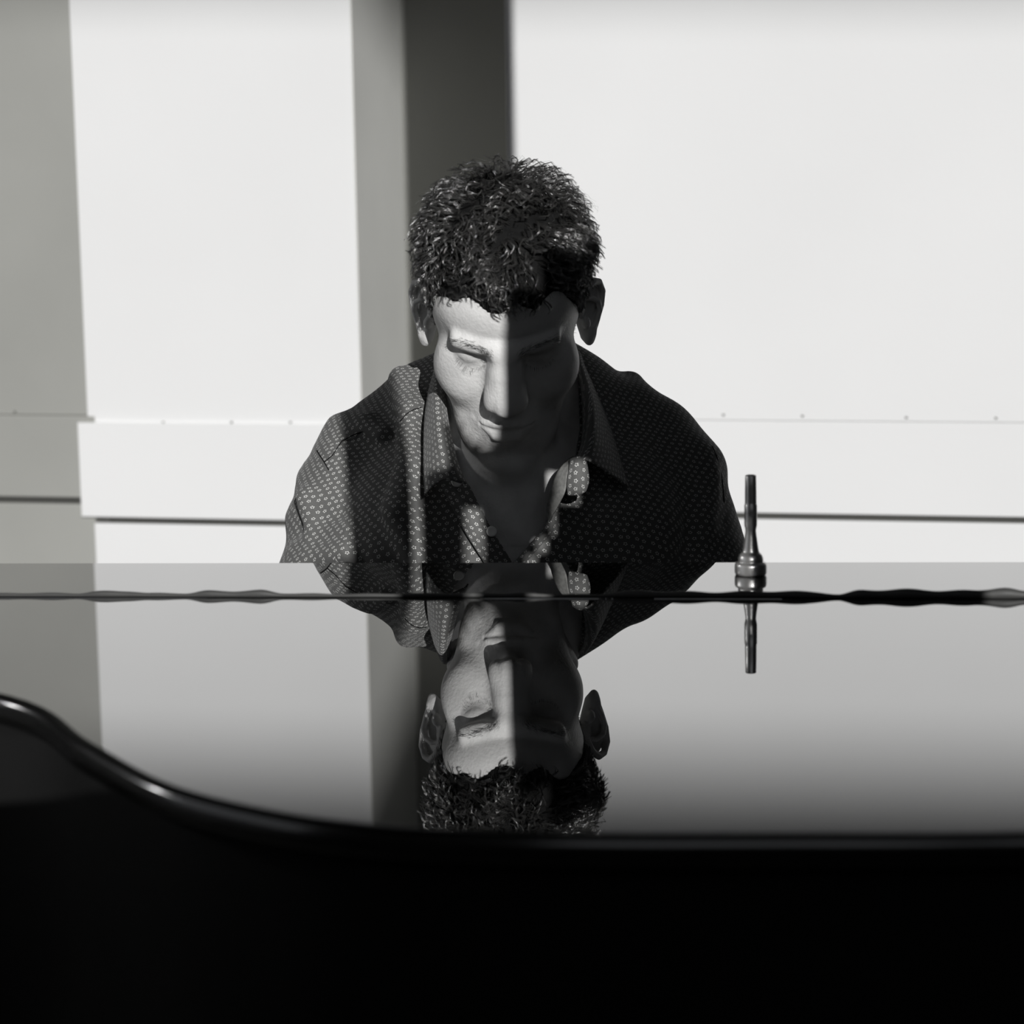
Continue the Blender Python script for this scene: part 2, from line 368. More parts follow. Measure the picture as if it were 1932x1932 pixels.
# ------------------------------------------------------------------ mouthpiece, standing on its rim
mp = on_plane(1416.5, 1084, LZ)
prof = [(.0122, 0.0), (.0133, .0004), (.0138, .0014), (.0140, .0026), (.0140, .0078), (.0137, .0096), (.0128, .0106), (.0113, .0110), (.0109, .0118),
        (.0111, .0128), (.0108, .0150), (.0100, .0172), (.0089, .0186), (.0076, .0196), (.0071, .0212), (.0066, .0240), (.0059, .0290), (.0052, .0340), (.0047, .0378), (.0047, .0395),
        (.0051, .0415), (.0055, .0430), (.0056, .0460), (.0056, .0540), (.0055, .0612), (.0051, .0620), (.0051, .0640), (.0050, .0750), (.00475, .0868), (.0044, .0875),
        (.0036, .0875), (.0034, .0800)]
mb = bmesh.new(); lathe(mb, prof, 64)
for f in mb.faces: f.smooth = len(f.verts) == 4
mpo = obj('trumpet_mouthpiece', mb, M['silver']); mpo.location = (mp.x, mp.y, LZ+0.0002)
tag(mpo, 'silver trumpet mouthpiece standing on its rim on the polished piano lid', 'mouthpiece')

# added light without a seen source: gives the rounded lid edge its glint
ep = on_plane(292, 1476, LZ-.004); tg = (on_plane(360, 1502, LZ)-on_plane(230, 1447, LZ)).normalized()
nh = Vector((tg.y, -tg.x, 0)); nh = nh if nh.y < 0 else -nh
vc = (CAM-ep).normalized(); vh = Vector((vc.x, vc.y, 0)).normalized(); lh = nh*2*nh.dot(vh)-vh
print('GLINT_LIGHT dir', lh)
ld = bpy.data.lights.new('glint_light', 'AREA'); ld.shape = 'RECTANGLE'; ld.size = 0.15; ld.size_y = 0.12; ld.energy = 5.5
lo = bpy.data.objects.new('glint_light', ld); COL.objects.link(lo)
lo.location = ep+lh*2.6+Vector((0, 0, .9)); lo.rotation_euler = (lo.location-ep).to_track_quat('Z', 'Y').to_euler()
# ================================================================== PERSON: distance-field modelling
f32 = np.float32
def A(*v): return np.array(v, dtype=f32)
def nrm(a): return np.sqrt((a*a).sum(-1))
def ell(P, c, r):
    q = P-A(*c); r = A(*r); k0 = nrm(q/r); k1 = nrm(q/(r*r)); return k0*(k0-1)/np.maximum(k1, 1e-6)
def sph(P, c, r): return nrm(P-A(*c))-r
def cap(P, a, b, r0, r1=None):
    a = A(*a); b = A(*b); r1 = r0 if r1 is None else r1
    ba = b-a; t = np.clip(((P-a)@ba)/(ba@ba), 0, 1)
    return nrm(P-a-t[:, None]*ba)-(r0+(r1-r0)*t)
def chain(P, pts, rs, k=0.0):
    d = None
    for i in range(len(pts)-1):
        e = cap(P, pts[i], pts[i+1], rs[i], rs[i+1]); d = e if d is None else (np.minimum(d, e) if not k else smin(d, e, k))
    return d
def smin(a, b, k):
    h = np.clip(.5+.5*(b-a)/k, 0, 1); return b+(a-b)*h-k*h*(1-h)
def smax(a, b, k): return -smin(-a, -b, k)
def rotx(a):
    c, s = math.cos(a), math.sin(a); return np.array([[1, 0, 0], [0, c, -s], [0, s, c]], dtype=f32)
def roty(a):
    c, s = math.cos(a), math.sin(a); return np.array([[c, 0, s], [0, 1, 0], [-s, 0, c]], dtype=f32)
def rotz(a):
    c, s = math.cos(a), math.sin(a); return np.array([[c, -s, 0], [s, c, 0], [0, 0, 1]], dtype=f32)
def polygonize(f, lo, hi, h, B=8, slack=1.25):
    lo = np.array(lo, float); hi = np.array(hi, float); s = B*h
    n = np.ceil((hi-lo)/s).astype(int)
    g = np.stack(np.meshgrid(*[np.arange(k) for k in n], indexing='ij'), -1).reshape(-1, 3)
    c = (lo+(g+.5)*s).astype(f32); keep = []
    for i in range(0, len(c), 200000):
        keep.append(np.abs(f(c[i:i+200000])) < s*0.87*slack)
    g = g[np.concatenate(keep)]
    o = np.stack(np.meshgrid(*[np.arange(B+1)]*3, indexing='ij'), -1).reshape(-1, 3)
    Vs, Ids, Qs = [], [], []
    K = np.array([1 << 42, 1 << 21, 1], dtype=np.int64)
    for i in range(0, len(g), 300):
        gb = g[i:i+300]
        idx = gb[:, None, :]*B+o[None]
        P = (lo+idx*h).astype(f32).reshape(-1, 3)
        D = f(P).reshape(len(gb), B+1, B+1, B+1).astype(f32)
        I = D < 0
        cnt = np.zeros((len(gb), B, B, B), int)
        for dx in (0, 1):
            for dy in (0, 1):
                for dz in (0, 1): cnt += I[:, dx:B+dx, dy:B+dy, dz:B+dz]
        act = np.argwhere((cnt > 0) & (cnt < 8))
        if not len(act): continue
        b, x, y, z = act.T
        acc = np.zeros((len(act), 3)); num = np.zeros(len(act))
        for ax in range(3):
            for p in (0, 1):
                for q in (0, 1):
                    o0 = [0, 0, 0]; o0[(ax+1) % 3] = p; o0[(ax+2) % 3] = q; o1 = list(o0); o1[ax] = 1
                    d0 = D[b, x+o0[0], y+o0[1], z+o0[2]]; d1 = D[b, x+o1[0], y+o1[1], z+o1[2]]
                    m = (d0 < 0) != (d1 < 0); t = np.where(m, d0/np.where(m, d0-d1, 1), 0)
                    w_ = m.astype(float)
                    pos = np.array(o0, float)[None]+t[:, None]*(np.array(o1)-np.array(o0))[None]
                    acc += pos*w_[:, None]; num += w_
        cell = gb[b]*B+np.stack([x, y, z], -1)
        Vs.append(lo+(cell+acc/num[:, None])*h); Ids.append(cell.astype(np.int64)@K)
        for ax in range(3):
            sl0 = [slice(None)]+[slice(0, B)]*3; sl1 = list(sl0); sl1[1+ax] = slice(1, B+1)
            a0 = I[tuple(sl0)]; a1 = I[tuple(sl1)]; e = np.argwhere(a0 != a1)
            if not len(e): continue
            inside = a0[tuple(e.T)]
            base = (gb[e[:, 0]]*B+e[:, 1:]).astype(np.int64)
            u_ = np.zeros(3, int); u_[(ax+1) % 3] = 1; v_ = np.zeros(3, int); v_[(ax+2) % 3] = 1
            q = np.stack([(base-u_-v_)@K, (base-v_)@K, base@K, (base-u_)@K], -1)
            q = np.where(inside[:, None], q, q[:, ::-1]); Qs.append(q)
    V = np.concatenate(Vs); Ids = np.concatenate(Ids); Q = np.concatenate(Qs)
    order = np.argsort(Ids); Ids = Ids[order]; V = V[order]
    j = np.searchsorted(Ids, Q); j = np.minimum(j, len(Ids)-1); ok = (Ids[j] == Q).all(1)
    return V, j[ok]
def project(f, V, h, it=1):
    for _ in range(it):
        P = V.astype(f32); e = 0.4*h; d = f(P)
        g = np.stack([f(P+A(e, 0, 0))-f(P-A(e, 0, 0)), f(P+A(0, e, 0))-f(P-A(0, e, 0)), f(P+A(0, 0, e))-f(P-A(0, 0, e))], -1)/(2*e)
        st = np.clip(d/np.maximum((g*g).sum(-1), .3), -.6*h, .6*h)
        V = V-g*st[:, None]
    return V
# ------------------------------------------------------------------ head frame: x image right, y towards the camera, z up; origin between the ears
HO = np.array(at(956, 613, 2.345)); HP = math.radians(30.5); HYAW = math.radians(1.0); HROLL = math.radians(0.5)
# local (x, y, z) -> world offset: first pitch forward, then y flips to -Y
RH = roty(HROLL) @ rotz(HYAW) @ rotx(HP).astype(f32) if False else None
def head_matrix():
    F = np.diag([1, 1, 1]).astype(f32)
    flip = np.array([[1, 0, 0], [0, -1, 0], [0, 0, 1]], dtype=f32)      # y towards the camera
    pitch = np.array([[1, 0, 0], [0, math.cos(HP), -math.sin(-HP)*1.0], [0, -math.sin(HP), math.cos(HP)]], dtype=f32)
    return flip @ rotz(HYAW) @ roty(HROLL) @ pitch
HM = head_matrix()          # world = HO + HM @ local
def to_head(P): return (P-HO.astype(f32)) @ HM
def from_head(L): return np.asarray(L, dtype=float) @ HM.T.astype(float)+HO
def ear_sd(p):
    # p in right-side coordinates (x outward); ear plane frame
    o = A(.0745, -.008, .002)
    q = p-o
    al = math.radians(42); vd = A(math.sin(al), -math.cos(al), 0); ud = A(0.0, -.22, .975); ud = ud-(ud@vd)*vd; ud = ud/np.linalg.norm(ud); nd = np.cross(ud, vd)
    if nd[0] < 0: nd = -nd
    L = np.stack([q@vd, q@ud, q@nd], -1)
    hel = [(-.004, .004, .001), (.001, .020, .002), (.009, .0305, .003), (.019, .0330, .0025), (.028, .0275, .001), (.0325, .015, 0), (.0290, .001, -.0005), (.0195, -.0130, 0), (.0105, -.0225, .001)]
    d = chain(L, hel, [.0022, .0030, .0034, .0036, .0034, .0032, .0030, .0028, .0030])
    anti = [(.006, .018, .000), (.014, .0165, .002), (.0215, .010, .003), (.023, 0, .003), (.018, -.010, .002), (.013, -.0155, .0015)]
    d = np.minimum(d, chain(L, anti, [.0018, .0026, .0028, .0028, .0028, .0026]))
    lobe = ell(L, (.0065, -.0240, .0005), (.0075, .0095, .0040)); d = smin(d, lobe, .004)
    plate = ell(L, (.0140, .007, -.0055), (.0180, .029, .0040))
    plate = smax(plate, -ell(L, (.009, -.001, .0055), (.0105, .0135, .0105)), .003)
    d = smin(d, plate, .003)
    tr = ell(L, (.0005, -.004, .004), (.0045, .0065, .0045)); d = smin(d, tr, .003)
    root = cap(L, (.002, .012, -.004), (.004, -.022, -.003), .0055, .005); d = smin(d, root, .005)
    return d
def head_sd(P, ears=True):
    return head_local(to_head(P), ears)
def head_local(p, ears=True):
    p = p.copy(); p[:, 0] = np.abs(p[:, 0]); a0 = p
    # the brow, eyes and nose sit a little higher than the anchor numbers below say
    a = p.copy(); sh = np.interp(a[:, 2], [-.095, -.056, -.030, -.018, .012, .045, .090], [0, .009, .006, .005, .0145, .0145, 0])
    a[:, 2] -= (sh*np.clip((a[:, 1]-.03)/.03, 0, 1)).astype(f32)
    d = ell(a, (0, -.016, .050), (.0765, .099, .082))
    d = smin(d, ell(a, (0, .036, .040), (.0655, .054, .060)), .020)        # forehead
    d = smin(d, ell(a, (0, .030, -.020), (.0635, .056, .062)), .020)       # mid face
    d = smin(d, sph(a, (.046, .048, -.016), .0235), .018)                   # cheek bone
    d = smin(d, cap(a, (.054, -.004, -.058), (.013, .064, -.115), .013, .0155), .024)   # jaw
    d = smin(d, cap(a, (.030, .045, -.070), (.034, .050, -.035), .021, .025), .018)     # cheek
    d = smin(d, ell(a, (0, .0785, -.1090), (.0235, .0175, .0165)), .014)
    d = smin(d, sph(a, (.025, .058, -.086), .0195), .020)       # chin
    d = smin(d, ell(a, (0, .066, -.064), (.031, .032, .032)), .014)         # muzzle
    d = smin(d, cap(a, (.011, .0900, .0185), (.044, .0775, .0235), .0090, .0085), .010)     # brow ridge
    d = smax(d, -ell(a, (.0315, .099, .000), (.0195, .0165, .0120)), .009)  # orbit
    d = smax(d, -ell(a, (.0165, .0935, .004), (.0065, .010, .012)), .008)   # inner corner
    d = smin(d, ell(a, (.0320, .0670, .0040), (.0150, .0150, .0115)), .005) # lid over the eyeball
    # lid slit and crease
    sl = chain(a, [(.0175, .0800, -.0015), (.024, .0845, -.0035), (.0315, .0855, -.0045), (.039, .0825, -.0030), (.0465, .0755, .0015)], [.0008, .0011, .0013, .0012, .0008])
    d = smax(d, -sl, .0016)
    cr = chain(a, [(.018, .084, .005), (.025, .0885, .0085), (.033, .0890, .0095), (.041, .0840, .0080), (.048, .0765, .0030)], [.0007]*5)
    d = smax(d, -cr, .003)
    # nose
    n = chain(a, [(0, .0885, .019), (0, .0950, .006), (0, .1050, -.010), (0, .1130, -.0225)], [.0078, .0078, .0084, .0102])
    n = smin(n, cap(a, (.0060, .086, .008), (.0092, .0935, -.016), .0085, .0095), .012)
    n = smin(n, cap(a, (.0045, .096, -.004), (.0070, .1035, -.020), .0070, .0085), .010)
    n = smin(n, ell(a, (.0122, .0985, -.0262), (.0082, .0112, .0088)), .010)
    n = smin(n, cap(a, (0, .108, -.031), (0, .094, -.0365), .0052, .0050), .005)
    n = smax(n, -ell(a, (.0072, .1030, -.0365), (.0038, .0062, .0042)), .0025)
    d = smin(d, n, .012)
    # alar crease, philtrum, lips
    d = smax(d, -cap(a, (.0215, .0905, -.021), (.0222, .088, -.031), .0010), .004)
    d = smin(d, chain(a, [(0, .0950, -.0595), (.010, .0940, -.0585), (.0215, .0865, -.0640)], [.0048, .0048, .0022]), .0040)
    d = smin(d, chain(a, [(0, .0945, -.0710), (.010, .0930, -.0705), (.0205, .0865, -.0665)], [.0062, .0058, .0022]), .0040)
    d = smax(d, -chain(a, [(0, .1018, -.0650), (.010, .1003, -.0645), (.021, .0922, -.0652), (.027, .0850, -.0660)], [.0010, .0010, .0012, .0012]), .0022)
    d = smax(d, -ell(a, (0, .1045, -.0850), (.014, .0065, .0045)), .008)
    d = smax(d, -cap(a, (0, .1065, -.0430), (0, .1060, -.0540), .0028, .0030), .004)
    d = smax(d, -chain(a, [(.0240, .092, -.030), (.030, .0875, -.042)], [.0010, .0008]), .006)
    # below the lower lip
    d = smax(d, -cap(a, (0, .1065, -.0455), (0, .1060, -.0540), .0028, .0030), .004)
    d = smax(d, -chain(a, [(.0225, .094, -.034), (.030, .0885, -.046), (.0335, .081, -.060)], [.0012, .0016, .0010]), .007)  # fold from nose to mouth
    if not ears: return d
    a = a0; m = (a[:, 0] > .045) & (np.abs(a[:, 1]+.02) < .07) & (np.abs(a[:, 2]) < .07)
    e = np.full(len(a), 1.0, f32)
    if m.any(): e[m] = ear_sd(a[m])
    return smin(d, e, .004)
NK0 = from_head([0, -.040, -.045]); NK1 = np.array([0, 2.485, 1.105])
def shoulders_sd(P, g=0.0):
    "torso from the belly to the neck root, leaning over the keys; g grows it"
    q = P.copy(); q[:, 0] = np.abs(q[:, 0]-.001)
    d = ell(q, (0, 2.475, .960), (.175+g, .115+g, .185+g))                      # rib cage
    d = smin(d, ell(q, (0, 2.545, .700), (.150+g, .105+g, .230+g)), .06)        # belly
    d = smin(d, cap(q, (.035, 2.490, 1.105), (.152, 2.480, 1.038), .048+g, .048+g), .05)    # shoulder girdle
    d = smin(d, sph(q, (.153, 2.468, 1.010), .052+g), .03)                      # deltoid
    d = smin(d, ell(q, (.075, 2.385, .985), (.085+g, .045+g, .070+g)), .04)     # chest
    return d
ARM = [(.164, 2.468, 1.000), (.192, 2.458, .900), (.212, 2.450, .760)]
FORE = [(.212, 2.450, .755), (.195, 2.345, .785), (.165, 2.270, .800)]
def arm_sd(P, g=0.0):
    q = P.copy(); q[:, 0] = np.abs(q[:, 0])
    d = chain(q, ARM, [.052+g, .046+g, .040+g], .02)
    return smin(d, chain(q, FORE, [.040+g, .036+g, .026+g], .01), .02)
def hand_sd(P):
    q = P.copy(); q[:, 0] = np.abs(q[:, 0])
    d = chain(q, [(.170, 2.285, .800), (.160, 2.255, .800), (.150, 2.225, .792)], [.024, .024, .024], .01)
    d = smin(d, ell(q, (.152, 2.225, .793), (.040, .042, .016)), .012)
    root = [(.182, 2.205, .790), (.163, 2.192, .794), (.144, 2.190, .794), (.126, 2.196, .790)]
    L = (.052, .064, .068, .060)
    for i, (r, l) in enumerate(zip(root, L)):
        dx = (1.5-i)*.08*(-1)
        k1 = (r[0]-dx*l*.45*-1, r[1]-l*.42, r[2]+.004); k2 = (k1[0]+dx*-.0, k1[1]-l*.26, k1[2]-.016); k3 = (k2[0], k2[1]-l*.10, .752)
        d = smin(d, chain(q, [r, k1, k2, k3], [.0095, .0088, .0080, .0072]), .006)
    d = smin(d, chain(q, [(.118, 2.240, .786), (.097, 2.215, .776), (.088, 2.190, .764), (.084, 2.172, .756)], [.013, .0115, .0100, .0085]), .008)
    return d
def skin_sd(P):
    d = np.full(len(P), 1.0, f32)
    m = nrm(P-HO.astype(f32)) < .24
    far_ = nrm(P-HO.astype(f32))-.16
    d = np.where(m, d, far_)
    if m.any(): d[m] = head_sd(P[m])
    nk = cap(P, NK0, NK1, .056, .062)
    # throat and tendons
    nk = smin(nk, cap(P, from_head([0, .012, -.085]), (0, 2.405, 1.055), .030, .030), .03)
    q = P.copy(); q[:, 0] = np.abs(q[:, 0])
    nk = smin(nk, cap(q, (.052, 2.445, 1.150), (.018, 2.372, 1.062), .011, .009), .018)
    b = shoulders_sd(P)
    b = smin(b, cap(q, (.014, 2.368, 1.052), (.130, 2.430, 1.072), .009, .010), .018)     # collar bones
    b = smin(b, ell(P, (0, 2.378, 1.0), (.068, .055, .105)), .02)
    b = smin(b, arm_sd(P), .02)
    m2 = nrm(q-A(.15, 2.24, .79)) < .16
    if m2.any(): b[m2] = smin(b[m2], hand_sd(P[m2]), .01)
    b = smin(b, nk, .035)
    return smin(d, b, .018)
# ------------------------------------------------------------------ build the person
rng = np.random.default_rng(7)
person = empty('person', (0, 2.6, 0), 'man with short dark curly hair and open dark flowered shirt, head bowed at the piano', 'person')
def two_level(f, lo, hi, fine_lo, fine_hi, h, hf):
    "one mesh: fine cells inside the fine box, coarse cells elsewhere"
    flo = np.array(fine_lo); fhi = np.array(fine_hi)
    V1, F1 = polygonize(f, fine_lo, fine_hi, hf)
    V1 = project(f, V1, hf)
    V2, F2 = polygonize(f, lo, hi, h)
    c = V2[F2].mean(1); inb = ((c > flo+.002) & (c < fhi-.002)).all(1)
    F2 = F2[~inb]; used = np.unique(F2); mp_ = np.zeros(len(V2), int); mp_[used] = np.arange(len(used))
    V2 = V2[used]; F2 = mp_[F2]
    return np.concatenate([V1, V2]), np.concatenate([F1, F2+len(V1)])
V, F = two_level(skin_sd, (-.30, 2.02, .50), (.30, 2.72, 1.45), (-.150, 2.18, .98), (.150, 2.56, 1.45), .0040, .0013)
body = obj('body', mesh_np('body', V, F), M['skin'], person, True)

# ------------------------------------------------------------------ shirt
def atD(px, py, D): v = at(px, py, D); return np.array([v.x, v.y, v.z])
vl = [atD(838, 820, 2.36), atD(852, 880, 2.32), atD(885, 925, 2.31), atD(925, 1000, 2.31), atD(962, 1058, 2.31), atD(975, 1090, 2.31)]
vr = [atD(1096, 820, 2.36), atD(1086, 880, 2.32), atD(1066, 930, 2.31), atD(1050, 985, 2.31), atD(1020, 1030, 2.31), atD(992, 1058, 2.31), atD(980, 1090, 2.31)]
vlz = np.array([[p[2], p[0]] for p in vl[::-1]]); vrz = np.array([[p[2], p[0]] for p in vr[::-1]])
ridges = [
 ([atD(752, 712, 2.46), atD(772, 780, 2.40), atD(770, 880, 2.345), atD(752, 960, 2.33), atD(792, 1060, 2.33)], [.006, .012, .012, .014, .010]),
 ([atD(640, 800, 2.47), atD(690, 800, 2.425), atD(716, 818, 2.41)], [.010, .009, .006]),
 ([atD(574, 940, 2.415), atD(590, 1000, 2.405), atD(608, 1070, 2.40)], [.006, .010, .010]),
 ([atD(660, 1000, 2.37), atD(610, 1010, 2.40), atD(560, 1040, 2.42)], [.007, .008, .006]),
 ([atD(655, 1040, 2.36), atD(600, 1050, 2.39), atD(560, 1080, 2.41)], [.007, .008, .006]),
 ([atD(885, 960, 2.335), atD(892, 1060, 2.33)], [.010, .010]),
 ([atD(1190, 722, 2.50), atD(1210, 800, 2.44), atD(1200, 900, 2.38)], [.013, .012, .008]),
 ([atD(1340, 900, 2.43), atD(1318, 980, 2.41), atD(1310, 1060, 2.40)], [.008, .010, .010]),
]
def fold(P):
    x, y, z = P[:, 0], P[:, 1], P[:, 2]
    s = np.clip((np.abs(x)-.13)/.06, 0, 1)
    w1 = np.sin(62*(x*.55-z*.85)+1.6*np.sin(24*x+31*z+9*y)+3*np.sin(9*y))
    w2 = np.sin(118*(x*.9+z*.45)+2.0*np.sin(38*z-22*x)+1.0)
    w3 = np.sin(41*x+1.4*np.sin(14*z+2)+.6)
    r = lambda w: np.abs(w)**1.5*np.sign(w)
    return s*(.0024*w1+.0014*r(w2))+(1-s)*(.0022*w3+.0010*w1+.0006*w2)
def shirt_core(P):
    d = shoulders_sd(P, .0105)
    q = P.copy(); q[:, 0] = np.abs(q[:, 0])
    d = smin(d, cap(q, (.030, 2.478, 1.128), (.140, 2.482, 1.056), .040, .046), .03)
    d = smin(d, ell(P, (0, 2.378, 1.0), (.080, .067, .117)), .02)
    a = chain(q, ARM, [.060, .060, .058], .02); a = smin(a, cap(q, (.164, 2.468, 1.01), (.178, 2.462, .93), .059, .060), .02); a = smin(a, chain(q, FORE[:2], [.056, .047], .01), .02)
    d = smin(d, a, .022)
    near = (q[:, 2] > .86) & (P[:, 1] < 2.56)
    if near.any():
        dn = d[near]; Pn = P[near]
        for pts, rs in ridges: dn = smin(dn, chain(Pn, pts, rs), .018)
        d[near] = dn
    return d-fold(P)
def shirt_sd(P):
    d = shirt_core(P)
    xl = np.interp(P[:, 2], vlz[:, 0], vlz[:, 1]); xr = np.interp(P[:, 2], vrz[:, 0], vrz[:, 1])
    v = np.maximum(np.maximum(xl-P[:, 0], P[:, 0]-xr), P[:, 1]-2.43)
    v = np.maximum(v, vlz[0, 0]-P[:, 2])
    d = smax(d, -v, .002)
    nk = cap(P, NK0, NK1+np.array([0, .012, -.03]), .066, .068)
    d = smax(d, -nk, .006)
    return smax(d, .62-P[:, 2], .004)
V, F = two_level(shirt_sd, (-.36, 2.16, .58), (.36, 2.74, 1.26), (-.30, 2.26, .93), (.30, 2.56, 1.26), .004, .0021)
def cloth_material():
    m = bpy.data.materials.new('flowered_cloth'); m.use_nodes = True; nt = m.node_tree; b = nt.nodes['Principled BSDF']; L = nt.links
    b.inputs['Roughness'].default_value = 0.8; b.inputs['Specular IOR Level'].default_value = 0.25
    b.inputs['Sheen Weight'].default_value = 0.15
    def math_(op, a, b_=None, c=None):
        n = nt.nodes.new('ShaderNodeMath'); n.operation = op
        for i, v in enumerate((a, b_, c)):
            if v is None: continue
            if isinstance(v, (int, float)): n.inputs[i].default_value = v
            else: L.new(v, n.inputs[i])
        return n.outputs[0]
    uv = nt.nodes.new('ShaderNodeUVMap'); uv.uv_map = 'cloth'
    sp = nt.nodes.new('ShaderNodeSeparateXYZ'); L.new(uv.outputs[0], sp.inputs[0])
    cell = 0.0076
    u = math_('DIVIDE', sp.outputs[0], cell); v = math_('DIVIDE', sp.outputs[1], cell*0.86)
    row = math_('FLOOR', v); odd = math_('MULTIPLY', math_('MODULO', math_('ABSOLUTE', row), 2.0), 0.5)
    u2 = math_('ADD', u, odd); col = math_('FLOOR', u2)
    wn = nt.nodes.new('ShaderNodeTexWhiteNoise'); wn.noise_dimensions = '2D'
    cv = nt.nodes.new('ShaderNodeCombineXYZ'); L.new(col, cv.inputs[0]); L.new(row, cv.inputs[1]); L.new(cv.outputs[0], wn.inputs['Vector'])
    sc_ = nt.nodes.new('ShaderNodeSeparateColor'); L.new(wn.outputs['Color'], sc_.inputs[0])
    fx = math_('SUBTRACT', math_('FRACT', u2), math_('MULTIPLY_ADD', sc_.outputs[0], 0.26, 0.37))
    fy = math_('SUBTRACT', math_('FRACT', v), math_('MULTIPLY_ADD', sc_.outputs[1], 0.26, 0.37))
    r = math_('SQRT', math_('ADD', math_('MULTIPLY', fx, fx), math_('MULTIPLY', fy, fy)))
    th = math_('ADD', math_('ARCTAN2', fy, fx), math_('MULTIPLY', sc_.outputs[2], 6.28))
    # five small petals around an open centre
    k5 = math_('MULTIPLY', math_('ROUND', math_('MULTIPLY', th, 0.795775)), 1.256637)
    dth = math_('SUBTRACT', th, k5)
    px_ = math_('SUBTRACT', math_('MULTIPLY', r, math_('COSINE', dth)), 0.185); py_ = math_('MULTIPLY', r, math_('SINE', dth))
    mask = math_('LESS_THAN', math_('SQRT', math_('ADD', math_('MULTIPLY', px_, px_), math_('MULTIPLY', py_, py_))), 0.080)
    n = nt.nodes.new('ShaderNodeTexNoise'); n.inputs['Scale'].default_value = 900; L.new(uv.outputs[0], n.inputs['Vector'])
    base = nt.nodes.new('ShaderNodeMix'); base.data_type = 'RGBA'
    base.inputs[6].default_value = (0.105, 0.105, 0.102, 1); base.inputs[7].default_value = (0.160, 0.160, 0.156, 1); L.new(n.outputs['Fac'], base.inputs[0])
    mx = nt.nodes.new('ShaderNodeMix'); mx.data_type = 'RGBA'; L.new(mask, mx.inputs[0]); L.new(base.outputs[2], mx.inputs[6]); mx.inputs[7].default_value = (0.72, 0.72, 0.70, 1)
    L.new(mx.outputs[2], b.inputs['Base Color'])
    wv = nt.nodes.new('ShaderNodeTexNoise'); wv.inputs['Scale'].default_value = 130; wv.inputs['Detail'].default_value = 4; tc = nt.nodes.new('ShaderNodeTexCoord'); L.new(tc.outputs['Object'], wv.inputs['Vector'])
    bp = nt.nodes.new('ShaderNodeBump'); bp.inputs['Strength'].default_value = 0.35; bp.inputs['Distance'].default_value = 0.0012
    L.new(wv.outputs['Fac'], bp.inputs['Height']); L.new(bp.outputs['Normal'], b.inputs['Normal'])
    return m
M['cloth'] = cloth_material()
def set_uv(me, uvfun):
    n = len(me.vertices); co = np.empty(n*3, dtype=f32); me.vertices.foreach_get('co', co); co = co.reshape(-1, 3)
    li = np.empty(len(me.loops), dtype=np.int32); me.loops.foreach_get('vertex_index', li)
    uvl = me.uv_layers.new(name='cloth'); uv = uvfun(co)[li].astype(f32); uvl.data.foreach_set('uv', uv.ravel())
def torso_uv(co):
    x, y, z = co[:, 0], co[:, 1], co[:, 2]
    # unrolled around a vertical axis, and laid over the shoulder by arc length
    R = .17; th = np.arctan2(x, 2.80-y); u = th*.42
    v = z+.9*y
    return np.stack([u, v], -1)
me = mesh_np('shirt', V, F); set_uv(me, torso_uv)
shirt = obj('shirt', me, M['cloth'], person, True)

# patches of cloth with thickness from a grid of points
def patch(name, rows, m, thick=.0014, parent=None, sub=1, uvrot=0.0, uvscale=1.0):
    G = np.array(rows, dtype=float)                       # (r, c, 3)
    def dense(G, k):
        n = len(G); t = np.linspace(0, n-1, (n-1)*k+1); out = []
        for tt in t:
            i = min(int(tt), n-2); f = tt-i
            a, b, c, d = G[max(i-1, 0)], G[i], G[i+1], G[min(i+2, n-1)]
            out.append(.5*((2*b)+(c-a)*f+(2*a-5*b+4*c-d)*f*f+(3*b-a-3*c+d)*f**3))
        return np.array(out)
    G = dense(G, 6); G = dense(G.transpose(1, 0, 2), 6).transpose(1, 0, 2)
    r, c, _ = G.shape
    du = np.gradient(G, axis=1); dv = np.gradient(G, axis=0); nn = np.cross(du, dv); nn /= np.maximum(np.linalg.norm(nn, axis=-1, keepdims=True), 1e-9)
    if nn[..., 1].mean() > 0: nn = -nn
    T = G+nn*thick; Vv = np.concatenate([T.reshape(-1, 3), G.reshape(-1, 3)]); k = r*c; Fs = []
    flip = np.cross(du[r//2, c//2], dv[r//2, c//2])@nn[r//2, c//2] < 0
    idx = np.arange(k).reshape(r, c)
    for i in range(r-1):
        for j in range(c-1):
            q = (idx[i, j], idx[i, j+1], idx[i+1, j+1], idx[i+1, j]); q = q[::-1] if flip else q
            Fs.append(q); Fs.append(tuple(x+k for x in q[::-1]))
    rim = [idx[0, j] for j in range(c)]+[idx[i, c-1] for i in range(1, r)]+[idx[r-1, j] for j in range(c-2, -1, -1)]+[idx[i, 0] for i in range(r-2, 0, -1)]
    for a, b in zip(rim, rim[1:]+rim[:1]):
        q = (a, a+k, b+k, b); Fs.append(q[::-1] if flip else q)
    me = mesh_np(name, Vv, Fs)
    L = np.concatenate([np.zeros((r, 1)), np.cumsum(np.linalg.norm(np.diff(G, axis=1), axis=-1), axis=1)], axis=1)
    W = np.concatenate([np.zeros((1, c)), np.cumsum(np.linalg.norm(np.diff(G, axis=0), axis=-1), axis=0)], axis=0)
    UV = np.stack([L, W], -1).reshape(-1, 2); UV = np.concatenate([UV, UV])
    set_uv(me, lambda co: UV*uvscale)
    return obj(name, me, m, parent, True)
